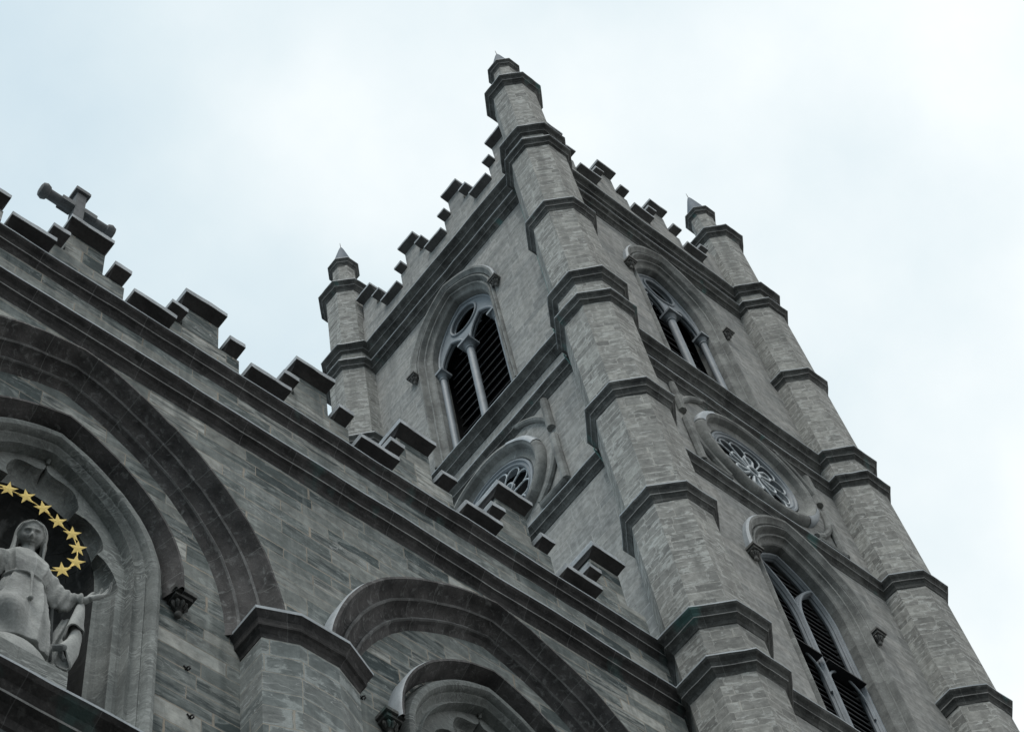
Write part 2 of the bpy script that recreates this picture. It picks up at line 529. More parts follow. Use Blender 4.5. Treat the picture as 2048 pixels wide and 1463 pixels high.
def archpath(a, c, zs, zb, n=14, m=6):
    """pointed arch with jambs, left foot to right foot"""
    R = a + c
    th = math.acos(-c / R)
    p = []
    if zb < zs:
        p += [(-a, zb + (zs - zb) * i / m) for i in range(m)]
    for i in range(n + 1):
        t = PI + (th - PI) * i / n
        p.append((c + R * math.cos(t), zs + R * math.sin(t)))
    q = [(-u, z) for u, z in p[:-1]][::-1]
    return p + q


def sweep(mb, T, prof, c, zs, zb, a, n=14, m=6, mis=None):
    rows = []
    for off, w in prof:
        rows.append([T(u, w, z) for u, z in archpath(a + off, c, zs, zb, n, m)])
    mb.grid(rows, mis=mis)
    return rows


def panel(mb, T, w, outer, holes=(), mi=0):
    loops = [outer] + list(holes)
    flat = [p for l in loops for p in l]
    tri = tessellate_polygon([[Vector((u, z, 0)) for u, z in l] for l in loops])
    for t in tri:
        mb.face([T(flat[i][0], w, flat[i][1]) for i in t], mi)


def circ(cx, cz, r, n=48):
    return [(cx + r * math.cos(2 * PI * i / n), cz + r * math.sin(2 * PI * i / n)) for i in range(n)]


T8 = math.tan(PI / 8)
OCT = [(-1, T8), (-1, -T8), (-T8, -1), (T8, -1), (1, -T8), (1, T8), (T8, 1), (-T8, 1)]


def lathe8(mb, cx, cy, prof, mi=0, mis=None, uvrun=False, sub=1):
    ring = []
    for i in range(8):
        (a0, b0), (a1, b1) = OCT[i], OCT[(i + 1) % 8]
        ring += [(a0 + (a1 - a0) * q / sub, b0 + (b1 - b0) * q / sub) for q in range(sub)]
    rows = [[(cx + r * a, cy + r * b, z) for a, b in ring] for r, z in prof]
    mb.grid(rows, mi, closed_u=True, uvrun=uvrun, mis=mis)


def string_rows(T, prof, u0, u1, z, step=0.45):
    n = max(1, int(abs(u1 - u0) / step))
    return [[T(u0 + (u1 - u0) * i / n, w, z + dz) for i in range(n + 1)] for w, dz in prof]


# profile of a string course or band: weathering on top, drip edge, hollow, fillet, hollow
def band_prof(r0, R, k=1.0):
    d = R - r0
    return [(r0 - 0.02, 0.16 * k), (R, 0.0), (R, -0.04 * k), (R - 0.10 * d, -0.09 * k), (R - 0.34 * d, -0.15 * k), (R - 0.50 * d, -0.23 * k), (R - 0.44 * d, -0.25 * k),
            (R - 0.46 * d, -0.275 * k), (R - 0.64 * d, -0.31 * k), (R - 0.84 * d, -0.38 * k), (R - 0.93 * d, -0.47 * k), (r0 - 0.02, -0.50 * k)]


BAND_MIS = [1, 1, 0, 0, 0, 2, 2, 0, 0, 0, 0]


def cap(name, T, u0, u1, z, parent, ov=0.3, oe=0.12, depth=0.85, h=0.13, drop=0.26, mats=None):
    """coping stone: lead covered top and edge, splayed underside with its shade put into the colour"""
    mb = MB()
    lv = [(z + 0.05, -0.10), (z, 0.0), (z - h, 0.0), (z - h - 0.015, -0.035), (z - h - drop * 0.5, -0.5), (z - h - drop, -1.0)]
    rows = []
    for zz, s in lv:
        iu = -s * oe if s > -1 else oe - 0.01
        iw = -s * (ov + 0.02)
        a, b = u0 + iu, u1 - iu
        nn = 5
        pts = [T(a + (b - a) * i / nn, ov - iw, zz) for i in range(nn + 1)]
        pts += [T(b, ov - iw - (depth + 2 * ov - 2 * iw) * i / 3, zz) for i in range(1, 4)]
        pts += [T(b + (a - b) * i / nn, -depth - ov + iw, zz) for i in range(1, nn + 1)]
        pts += [T(a, -depth - ov + iw + (depth + 2 * ov - 2 * iw) * i / 3, zz) for i in range(1, 3)]
        rows.append(pts)
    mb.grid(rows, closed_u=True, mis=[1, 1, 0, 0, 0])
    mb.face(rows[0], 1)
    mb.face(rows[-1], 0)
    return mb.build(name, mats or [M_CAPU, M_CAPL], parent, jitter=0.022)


def tbox(mb, T, u0, u1, w0, w1, z0, z1, mi=0):
    P = [T(u, w, z) for z in (z0, z1) for w in (w0, w1) for u in (u0, u1)]
    for q in ((0, 1, 3, 2), (4, 6, 7, 5), (0, 4, 5, 1), (2, 3, 7, 6), (0, 2, 6, 4), (1, 5, 7, 3)):
        mb.face([P[i] for i in q], mi)


# ------------------------------------------------------------------ ground
g = MB()
g.face([(-900, -900, 0), (900, -900, 0), (900, 900, 0), (-900, 900, 0)])
go = g.build("ground", M_GROUND)
go["kind"] = "structure"

# ------------------------------------------------------------------ bell tower
tower = empty("bell_tower", (5, 5, 0), "tall grey stone bell tower with octagonal corner turrets rising above the parapet", "bell tower")

Z_SC, Z_CP, Z_D1A, Z_D1B, Z_S1, Z_D2A, Z_D2B, Z_S2, Z_S3, Z_D3A, Z_D3B = 73.2, 70.2, 64.65, 63.4, 58.0, 52.6, 51.1, 45.7, 40.5, 35.45, 33.72
RINGS = [(Z_D3B, 1.2, .96), (Z_D3A, 1.21, .93), (Z_S3, 1.14, .93), (Z_S2, 1.16, .95), (Z_D2B, 1.16, .93), (Z_D2A, 1.16, .90), (Z_S1, 1.1, .90), (Z_D1B, 1.11, .86), (Z_D1A, 1.12, .83), (Z_CP, 1.03, .74)]


def shaft_r(z):
    if z < Z_D3B: return .96
    if z < Z_S2: return .94
    if z < Z_D2B: return .945
    if z < Z_D2A: return .92
    if z < Z_D1B: return .90
    if z < Z_D1A: return .84
    return .76


def turret(cx, cy):
    mb = MB()
    cuts = [0.0, 6, 12, 18, 24, 30, Z_D3B, Z_D3A, 38, Z_S3, 43, Z_S2, 48.5, Z_D2B, Z_D2A, 55.3, Z_S1, 60.7, Z_D1B, Z_D1A, 67.4, Z_CP]
    prof = []
    for a, b in zip(cuts, cuts[1:]):
        r = shaft_r((a + b) / 2)
        if not prof or abs(prof[-1][0] - r) > 1e-6:
            prof.append((r, a))
        prof.append((r, b))
    prof += [(.70, Z_CP), (.44, Z_CP + .5), (.43, Z_CP + 1.6), (.42, Z_SC)]
    lathe8(mb, cx, cy, prof)
    t = mb.build("turret", M_TURRET, tower, jitter=0.012)
    for z, R, r0 in RINGS:
        r0 = min(shaft_r(z - .2), shaft_r(z + .1))
        b = MB()
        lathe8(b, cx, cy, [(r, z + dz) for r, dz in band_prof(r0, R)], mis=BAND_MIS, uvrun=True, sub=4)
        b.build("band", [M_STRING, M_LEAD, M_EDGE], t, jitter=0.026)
    b = MB()
    lathe8(b, cx, cy, [(r, Z_SC + dz) for r, dz in band_prof(.42, .6, .85)], mis=BAND_MIS, uvrun=True)
    b.build("band", [M_STRING, M_LEAD, M_EDGE], t, jitter=0.012)
    s = MB()
    rows = [[(cx + r * math.cos(2 * PI * k / 16), cy + r * math.sin(2 * PI * k / 16), z) for k in range(16)] for r, z in ((.46, Z_SC + .1), (.43, Z_SC + .35), (.34, Z_SC + .9), (.25, Z_SC + 1.35), (.12, Z_SC + 2.0), (.06, Z_SC + 2.25), (.0, Z_SC + 2.3))]
    s.grid(rows, closed_u=True)
    s.build("spire", M_SPIRE, t, smooth=True, angle=60)
    s = MB()
    s.tube([(cx, cy, Z_SC + 2.2), (cx - .03, cy, Z_SC + 2.75)], [.02, .008], 6)
    s.build("lightning_rod", M_IRON, t)
    return t


for cx, cy in ((0, 0), (10, 0), (0, 10), (10, 10)):
    turret(cx, cy)

# tower faces: u from the left to the right turret, wall plane w = 0
FRONT = front(5.28, 0.05)
LEFT = left(5.12, 0.10)
FR_U = (-4.6, 4.0)
LF_U = (-4.25, 4.5)
A_W, C_W = 1.5, 1.23


def wave_bar(mb, T, pts, r, sides=8, mi=0, closed=False):
    mb.tube([T(*p) for p in pts], r, sides, closed, mi)


def arc_pts(cu, cz, R, t0, t1, w, n=14):
    return [(cu + R * math.cos(t0 + (t1 - t0) * i / n), w, cz + R * math.sin(t0 + (t1 - t0) * i / n)) for i in range(n + 1)]


def label_stop(T, u, z, parent, mat, s=1.0):
    """square abacus over a carved bell and a ball"""
    mb = MB()
    for (a, w, zz0, zz1) in ((.24, .36, 0, .10), (.19, .30, -.10, -.002)):
        tbox(mb, T, u - a * s, u + a * s, -.05, w * s, z + zz0 * s, z + zz1 * s)
    rows = []
    for r, zz in ((.165, -.1), (.15, -.17), (.105, -.26), (.055, -.33), (.04, -.36)):
        rows.append([T(u + r * s * math.cos(2 * PI * k / 10), .10 * s + r * .8 * s * math.sin(2 * PI * k / 10), z + zz * s) for k in range(10)])
    mb.grid(rows, closed_u=True)
    rows = []
    for i in range(7):
        a = -PI / 2 + PI * i / 6
        r = .075 * math.cos(a) + 1e-3
        rows.append([T(u + r * s * math.cos(2 * PI * k / 12), .10 * s + r * s * math.sin(2 * PI * k / 12), z + (-.41 + .085 * math.sin(a)) * s) for k in range(12)])
    mb.grid(rows, closed_u=True)
    # leaves carved on the bell
    for k in range(5):
        q = PI * (k + .5) / 5
        mb.tube([T(u + .16 * s * math.cos(q), .10 * s + .14 * s * math.sin(q), z - .12 * s), T(u + .15 * s * math.cos(q), .10 * s + .15 * s * math.sin(q), z - .2 * s), T(u + .11 * s * math.cos(q), .10 * s + .10 * s * math.sin(q), z - .29 * s)], [.03 * s, .045 * s, .015 * s], 6)
    return mb.build("label_stop", mat, parent, smooth=True, angle=40, jitter=0.01)


def louvres(T, zs_, zb, a, c, step, w0, parent, slope=0.30, lip=True):
    mb = MB()
    z = zb + step * 0.4
    top = zs_ + apex_h(a, c)
    while z < top - 0.1:
        half = a if z <= zs_ else math.sqrt(max(1e-3, (a + c) ** 2 - (z - zs_) ** 2)) - c
        half = max(half - 0.02, 0.05)
        P = [(w0, z - slope), (w0 + .02, z - slope + .0), (w0 - slope, z + .05), (w0 - slope - .02, z + .02)]
        p0 = [T(-half, w, zz) for w, zz in P]
        p1 = [T(half, w, zz) for w, zz in P]
        for i in range(4):
            k = (i + 1) % 4
            mb.face([p0[i], p1[i], p1[k], p0[k]], 0)
        if lip:
            tbox(mb, T, -half, half, w0 - .01, w0 + .015, z - slope - .022, z - slope + .0, 1)
        z += step
    return mb.build("louvre", [M_LOUVRE, M_LIP], parent)


def belfry_window(T, zs, zb, kind):
    a, c = A_W, C_W
    hood = MB()
    sweep(hood, T, [(.72, -.02), (.72, .13), (.67, .19), (.60, .18), (.53, .10), (.47, .07), (.45, -.02)], c, zs, zs - .2, a, 24, 2, mis=[1, 1, 0, 0, 0, 0])
    fr = MB()
    sweep(fr, T, [(.49, -.06), (.455, -.06), (.445, .02), (.41, .075), (.365, .075), (.335, .02), (.33, -.06), (.29, -.12), (.245, -.125), (.235, -.07), (.20, -.045), (.165, -.06), (.155, -.13), (.10, -.19), (.03, -.21), (0.0, -.25), (0.0, -.85)], c, zs, zb, a, 24, 10)
    f = fr.build("window_surround", M_TARCH, tower, smooth=True, jitter=0.012)
    hood.build("hood_mould", [M_TARCH, M_LEAD], f, smooth=True, jitter=0.012)
    for s in (-1, 1):
        label_stop(T, s * (a + .62), zs - .12 - (.14 if s * (1 if T is FRONT else -1) > 0 else .02), f, M_STOP, .78)
    if kind == 'upper':
        ai = a - .06
        wp = -.5
        zsp = zs - .6
        tr = MB()
        out_loop = [(u, z) for u, z in archpath(ai, c, zs, zsp, 14, 3)]
        lan = []
        CR_ = .62
        CZ_ = zs + 1.33
        for s in (-1, 1):
            lan.append([(s * .735 + u, z) for u, z in archpath(.645, .75, zsp + .1, zsp, 12, 1)])
        cc = circ(0, CZ_, CR_, 40)
        outline = out_loop + lan[1][::-1] + lan[0][::-1]
        panel(tr, T, wp, outline, [cc])
        panel(tr, T, wp - .16, outline, [cc])
        for lp in lan:
            tr.grid([[T(u, wp, z) for u, z in lp], [T(u, wp - .16, z) for u, z in lp]])
        tr.grid([[T(u, wp, z) for u, z in cc], [T(u, wp - .16, z) for u, z in cc]], closed_u=True)
        # raised mouldings round the openings and along the arch
        for lp in lan:
            wave_bar(tr, T, [(u, wp + .01, z) for u, z in lp], .055)
            wave_bar(tr, T, [(u, wp - .1, z) for u, z in lp], .035)
        wave_bar(tr, T, [(u, wp + .01, z) for u, z in circ(0, CZ_, .645, 40)], .05, closed=True)
        wave_bar(tr, T, [(u, wp - .12, z) for u, z in circ(0, CZ_, .59, 40)], .03, closed=True)
        wave_bar(tr, T, [(u, wp + .0, z) for u, z in out_loop], .06)
        tr.build("tracery", M_WOOD, f, smooth=True)
        for u, r in ((0, .135), (-ai + .04, .115), (ai - .04, .115)):
            cl = MB()
            n = 14
            rows = []
            for rr, zz in ((r, zb), (r, zsp - .38), (r * 1.25, zsp - .36), (r * 1.25, zsp - .31), (r, zsp - .29), (r * 1.1, zsp - .2), (r * 1.75, zsp - .09)):
                rows.append([T(u + rr * math.cos(2 * PI * k / n), wp + rr * math.sin(2 * PI * k / n), zz) for k in range(n)])
            cl.grid(rows, closed_u=True)
            tbox(cl, T, u - r * 2, u + r * 2, wp - .2, wp + r * 2.2, zsp - .09, zsp + .03)
            cl.build("colonnette", M_WOOD, f, smooth=True)
        # glazing ring seen inside the circle
        gl = MB()
        for s in (0, 1, 2):
            t = s * PI / 3 + .3
            wave_bar(gl, T, [(-.6 * math.cos(t), wp - .35, CZ_ - .6 * math.sin(t)), (.6 * math.cos(t), wp - .35, CZ_ + .6 * math.sin(t))], .022, 6)
        wave_bar(gl, T, [(u, wp - .35, z) for u, z in circ(0, CZ_, .26, 20)], .022, 6, closed=True)
        gl.build("glazing_bar", M_WOOD, f)
        louvres(T, zsp + .1, zb, a - .02, 0.9, .52, -1.0, f, .2)
    else:
        w = -.5
        R = a + c
        tr = MB()

        def moulded_bar(pts):
            for dw, r in ((0.0, .045), (-.06, .07), (-.14, .085)):
                wave_bar(tr, T, [(u, w + dw, z) for u, z in pts], r, 8)
        up = [(0, zb + (zs - .6 - zb) * i / 6) for i in range(7)]
        moulded_bar(up)
        z0 = zs - .6
        for s in (-1, 1):
            moulded_bar([(s * (R - R * math.cos(q)), z0 + R * math.sin(q)) for q in [i * .078 for i in range(12)] if R - R * math.cos(q) < 1.2])
        moulded_bar([(u, z) for u, z in archpath(a - .08, c, zs, zb, 14, 6)])
        # lancet heads: small arches at the top of the two upper lights and under the transom
        zt = zs - 2.35
        for s in (-1, 1):
            for base, rise in ((zt - .95, .0),):
                lp = archpath(.62, .25, base + .25, base - .3, 10, 2)
                wave_bar(tr, T, [(s * .72 + u, w - .06, z) for u, z in lp], .035)
        tr.build("tracery", M_WOOD, f, smooth=True)
        ts = MB()
        for s in (-1, 1):
            u0, u1 = sorted((s * .1, s * (a - .12)))
            tbox(ts, T, u0, u1, w - .2, w + .12, zt, zt + .05)
        ts.build("transom", M_LOUVRE, f)
        louvres(T, zs, zb, a - .02, c, .25, -.74, f, .14)
    bk = MB()
    o = [(u, z) for u, z in archpath(a + .4, c, zs, zb - .3, 10, 2)]
    panel(bk, T, -1.6, o)
    rows = [[T(u, -.84, z) for u, z in o], [T(u, -1.6, z) for u, z in o]]
    bk.grid(rows)
    bk.build("dark_backing", M_VOID, f)  # black box added behind the opening to read as unlit depth


def rose_window(T, zc, covers, panes=()):
    rf = MB()
    prof = [(2.2, -.02), (2.2, .06), (2.17, .16), (2.1, .225), (2.0, .24), (1.92, .19), (1.88, .09), (1.86, .02), (1.80, .0), (1.62, -.02), (1.60, -.05), (1.58, -.3)]
    rf.grid([[T(u, w, z) for u, z in circ(0, zc, r, 56)] for r, w in prof], closed_u=True, mis=[0] * 11)
    f = rf.build("rose_window", M_TARCH, tower, smooth=True, jitter=0.012)
    # lead sheet over the crown of the ring
    for t0, t1 in covers:
        ld = MB()
        rows = []
        for r, w in ((2.215, .0), (2.215, .07), (2.185, .172), (2.105, .24), (2.0, .255)):
            rows.append([T(r * math.cos(t0 + (t1 - t0) * i / 12), w, zc + r * math.sin(t0 + (t1 - t0) * i / 12)) for i in range(13)])
        ld.grid(rows)
        ld.build("lead_cover", M_LEAD, f, smooth=True, jitter=0.012)
    wd = MB()
    prof = [(1.59, -.08), (1.57, -.01), (1.51, .0), (1.48, -.05), (1.44, -.05), (1.42, -.02), (1.38, -.03), (1.35, -.09), (1.34, -.36)]
    wd.grid([[T(u, w, z) for u, z in circ(0, zc, r, 56)] for r, w in prof], closed_u=True)
    wd.build("window_frame", M_WOOD, f, smooth=True)
    tr = MB()
    w = -.11

    def petal(t, r0, r1, hw, rad, ww):
        ct, st = math.cos(t), math.sin(t)
        pts = [(r0, -hw * .35), (r0 + (r1 - r0) * .5, -hw * .8)]
        for i in range(9):
            q = -PI / 2 + PI * i / 8
            pts.append((r1 - hw + hw * math.cos(q), hw * math.sin(q)))
        pts += [(r0 + (r1 - r0) * .5, hw * .8), (r0, hw * .35)]
        for dw, rr in ((0, rad), (-.05, rad * .95)):
            wave_bar(tr, T, [(p * ct - q * st, ww + dw, zc + p * st + q * ct) for p, q in pts], rr, 6)
    for k in range(6):
        petal(k * PI / 3 + PI / 6, .27, .82, .165, .032, w + .03)
    for k in range(12):
        t = k * PI / 6
        r0 = .5 if k % 2 == 0 else .84
        wave_bar(tr, T, [(r0 * math.cos(t), w, zc + r0 * math.sin(t)), (1.05 * math.cos(t), w, zc + 1.05 * math.sin(t))], .026, 6)
        # pointed head of each light
        for sg in (-1, 1):
            pts = []
            for i in range(7):
                q = i / 6
                rr = 1.05 + .30 * math.sin(q * PI / 2)
                tt = t + sg * (PI / 12) * (1 - math.cos(q * PI / 2))
                pts.append((rr * math.cos(tt), w, zc + rr * math.sin(tt)))
            wave_bar(tr, T, pts, .026, 6)
    for ww in (0, -.05):
        wave_bar(tr, T, [(u, w + .04 + ww, z) for u, z in circ(0, zc, .22, 24)], .045, 6, closed=True)
    tr.build("tracery", M_ROSE, f, smooth=True)
    gl = MB()
    gl.face([T(u, -.34, z) for u, z in circ(0, zc, 1.36, 40)])
    gl.build("glass", M_GLASS, f)
    for k, tilt in panes:
        t = k * PI / 3 + PI / 6
        ct, st = math.cos(t), math.sin(t)
        pn = MB()
        pts = [(.30, -.06), (.55, -.11), (.70, -.11), (.77, -.04), (.77, .04), (.70, .11), (.55, .11), (.30, .06)]
        pn.face([T(p * ct - q * st, w - .1 - tilt * (p * st + q * ct), zc + p * st + q * ct) for p, q in pts])
        pn.build("pane", M_PANE, f)
    return f


def spandrels(T, zc, ztop, zbot):
    """roll mouldings framing the curved triangles in the four corners round the rose"""
    for su in (-1, 1):
        ub = su * 2.62
        for up in (1, -1):
            mb = MB()
            R = 2.78 if up > 0 else 2.60
            ts = math.asin(min(.999, (2.55 if up > 0 else 2.0) / R))
            if up > 0:
                z0, z1 = zc + .55, ztop - .1
                ta, tb = math.radians(22), math.radians(63)
            else:
                z0, z1 = zbot + .06, zc + .12
                ta, tb = math.radians(-4), math.radians(-52)
            wave_bar(mb, T, [(ub, .05, z0 + (z1 - z0) * i / 6) for i in range(7)], [.13] * 6 + [.12] if True else .1, 8)
            arc = arc_pts(0, zc, R, ta, tb, .05, 12)
            wave_bar(mb, T, [(su * u, w, z) for u, w, z in arc], .10, 8)
            if up < 0:
                wave_bar(mb, T, [(su * 1.62, .06, zbot + .08), (su * 2.1, .06, zbot + .08), (su * 2.62, .06, zbot + .08)], .10, 8)
            mb.build("spandrel_moulding", M_TARCH, tower, smooth=True, jitter=0.012)


ZSU, ZBU = 59.85, 53.35
ZSL, ZBL = 42.35, 35.5
ZROSE = 48.5
for T, U, nm in ((FRONT, FR_U, 'front'), (LEFT, LF_U, 'left')):
    holes = [[(u, z) for u, z in archpath(A_W + .47, C_W, ZSU, ZBU - .2, 16, 4)], circ(0, ZROSE, 1.9, 56)]
    holes.append([(u, z) for u, z in archpath(A_W + .47, C_W, ZSL, ZBL - .2, 16, 4)]) if nm == 'front' else None
    mb = MB()
    panel(mb, T, 0.0, [(U[0], 0), (U[1], 0), (U[1], 65.0), (U[0], 65.0)], [h for h in holes if h])
    mb.build("wall", M_TOWER, tower)
    belfry_window(T, ZSU, ZBU, 'upper')
    if nm == 'front':
        belfry_window(T, ZSL, ZBL, 'lower')
    rose_window(T, ZROSE, [(PI * .09, PI * .33)] if nm == 'left' else [(PI * .72, PI * .93), (PI * 1.72, PI * 1.92)], [(1, .1), (3, -.1), (4, .0)] if nm == 'front' else [(1, 0), (0, .1)])
    spandrels(T, ZROSE, 50.75, 46.2)
    lst = [(Z_D1A, .44, 1.1), (Z_D1B, .32, .95), (Z_D2A, .36, 1.1), (Z_D2B, .25, 1), (Z_S2, .25, 1)]
    if nm == 'front':
        lst += [(Z_D3A, .28, 1), (Z_D3B, .28, 1)]
    for z, w, k in lst:
        b = MB()
        rows = string_rows(T, band_prof(0.0, w, k), U[0], U[1], z)
        b.grid(rows, mis=BAND_MIS)
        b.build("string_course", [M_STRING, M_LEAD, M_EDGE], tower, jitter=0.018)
    # stepped parapet: low coping, step, merlon, step ...
    P = MB()
    tbox(P, T, U[0], U[1], -.9, .16, 64.8, 66.2)
    per = 2.53
    starts = [-3.12 - 2.53, -3.12, -3.12 + per, -3.12 + 2 * per, -3.12 + 3 * per] if nm == 'front' else [-2.78 - per, -2.78, -2.78 + per, -2.78 + 2 * per, -2.78 + 3 * per]
    caps = []
    for s in starts:
        # s: left end of a low coping, .95 long, then step .4, merlon .85, step .4
        a0, a1, b0, b1, c0, c1 = s + .93, s + 2.55, s + 1.3, s + 2.06, 0, 0
        lo, hi = U[0], U[1]
        def cl(v): return max(lo, min(hi, v))
        if cl(a1) - cl(a0) > .05:
            tbox(P, T, cl(a0), cl(a1), -.88, .15, 66.2, 67.25)
        if cl(b1) - cl(b0) > .05:
            tbox(P, T, cl(b0), cl(b1), -.86, .14, 67.25, 68.45)
        for q0, q1, z in ((s - .02, s + .93, 66.5), (s + .90, s + 1.28, 67.58), (s + 1.24, s + 2.1, 68.75), (s + 2.10, s + 2.50, 67.62)):
            if q0 > lo and q1 < hi:
                caps.append((q0, q1, z))
    po = P.build("parapet", M_TOWER, tower)
    for q0, q1, z in caps:
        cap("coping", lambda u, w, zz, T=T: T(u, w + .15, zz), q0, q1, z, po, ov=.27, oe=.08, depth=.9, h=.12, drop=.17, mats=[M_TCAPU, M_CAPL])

# lightning conductor running down beside the near turret, over the string courses
cb_ = MB()
pts = []
zs_ = [(Z_D1B, .36), (Z_D2A, .40), (Z_D2B, .29), (Z_S2, .29)]
z = 62.6
pts = [(.07, 1.18, z)]
for zz, w in zs_[1:]:
    pts += [(.07, 1.19, zz + .35), (.10 - w - .03, 1.19, zz + .03), (.10 - w - .03, 1.19, zz - .06), (.07, 1.19, zz - .52)]
pts.append((.07, 1.2, 36.5))
cb_.tube(pts, .022, 6)
cb_.build("conductor_cable", M_VERDI, tower, jitter=.01)

# closed back and right sides, dark inside
mb = MB()
mb.face([(9.9, .05, 0), (9.9, 9.9, 0), (9.9, 9.9, 66), (9.9, .05, 66)])
mb.face([(.1, 9.9, 0), (9.9, 9.9, 0), (9.9, 9.9, 66), (.1, 9.9, 66)])
mb.build("wall", M_TOWER, tower)
mb = MB()
mb.face([(.1, .05, 64.9), (9.9, .05, 64.9), (9.9, 9.9, 64.9), (.1, 9.9, 64.9)])
mb.build("roof", M_LEAD, tower)

# ------------------------------------------------------------------ church facade
facade = empty("church_facade", (-14.95, 1, 0), "dark grey stone church front with stepped battlements and blind pointed arches left of the tower", "church facade")
YF = 0.70          # outer plane above the arches
YR = 0.95          # recessed plane inside the arches
AX1, AX2, XP = -14.95, -5.98, -10.46
NX1, NX2 = -14.95, -6.22
AB, CB, ZB = 3.25, 1.2, 27.5
XL, XR = -27.0, -0.85
FO = front(0, YF)
FI = front(0, YR)

mb = MB()
outer = [(XR, 27.45), (XR, 35.6), (XL, 35.6), (XL, 27.45)]
for ax in (AX1, AX2):
    pts = [(ax + u, z) for u, z in archpath(AB + .45, CB, ZB, 27.45, 20, 1)]
    outer += [p for p in pts if p[0] < XR - .05] if ax == AX1 else [(min(u, XR - .02), z) for u, z in pts]
panel(mb, FO, 0, outer)
mb.build("spandrel_wall", M_FACADE, facade)

# recessed wall with two niche openings
NA, NC, NZS, NZB = 1.9, 0.8, 27.5, 23.0
mb = MB()
nh = [[(nx + u, z) for u, z in archpath(NA + .18, NC, NZS, NZB - .2, 16, 5)] for nx in (NX1, NX2)]
panel(mb, FI, 0, [(XL, 0), (XR, 0), (XR, 33.2), (XL, 33.2)], nh)
mb.build("recessed_wall", M_FACADE, facade)

for ax in (AX1, AX2):
    mb = MB()
    T = front(ax, YF)
    prof = [(.86, -.02), (.86, .22), (.83, .28), (.77, .29), (.745, .26), (.71, .17), (.65, .07), (.575, .015), (.53, .02), (.515, .075), (.485, .095), (.455, .07), (.44, .0), (.37, -.09), (.28, -.15), (.215, -.14), (.20, -.085), (.165, -.07), (.14, -.10), (.12, -.17), (.06, -.22), (0, -.27)]
    sweep(mb, T, prof, CB, ZB, ZB - .05, AB, 34, 1, mis=[1, 1, 0, 0, 0, 0, 0, 0, 0, 2, 2, 0, 0, 0, 0, 0, 2, 2, 0, 0, 0])
    mb.build("blind_arch", [M_ARCH, M_LEAD, M_ARCHEDGE], facade, smooth=True, jitter=0.02)


def pier(xc):
    def outline(i):
        """half octagon plan, i = inset from the capital edge"""
        return [(xc - 1.13 + i, YR + .02), (xc - 1.13 + i, .27 + i * .7), (xc - .46 + i * .45, .0 + i), (xc + .46 - i * .45, .0 + i), (xc + 1.13 - i, .27 + i * .7), (xc + 1.13 - i, YR + .02)]
    sh = MB()
    o = outline(.2)
    zz = [0, 8, 16, 21, 24, 27.3]
    sh.grid([[(x, y, z) for x, y in o] for z in zz], uvrun=False)
    p = sh.build("pier", M_PIER, facade)
    cp = MB()
    prof = [(.30, .12), (.0, .0), (.0, -.07), (.03, -.12), (.075, -.2), (.09, -.28), (.085, -.30), (.095, -.34), (.13, -.37), (.175, -.45), (.19, -.53), (.21, -.55)]
    cp.grid([[(x, y, 27.52 + dz) for x, y in outline(i)] for i, dz in prof], mis=[1, 1] + [0] * 9)
    cp.face([(x, y, 27.64) for x, y in outline(.3)], 1)
    cp.build("capital", [M_STRINGF, M_LEAD, M_EDGE], p, jitter=0.015)


for xc in (XP, AX1 * 2 - XP, XP + 9.0):
    if xc < -2:
        pier(xc)


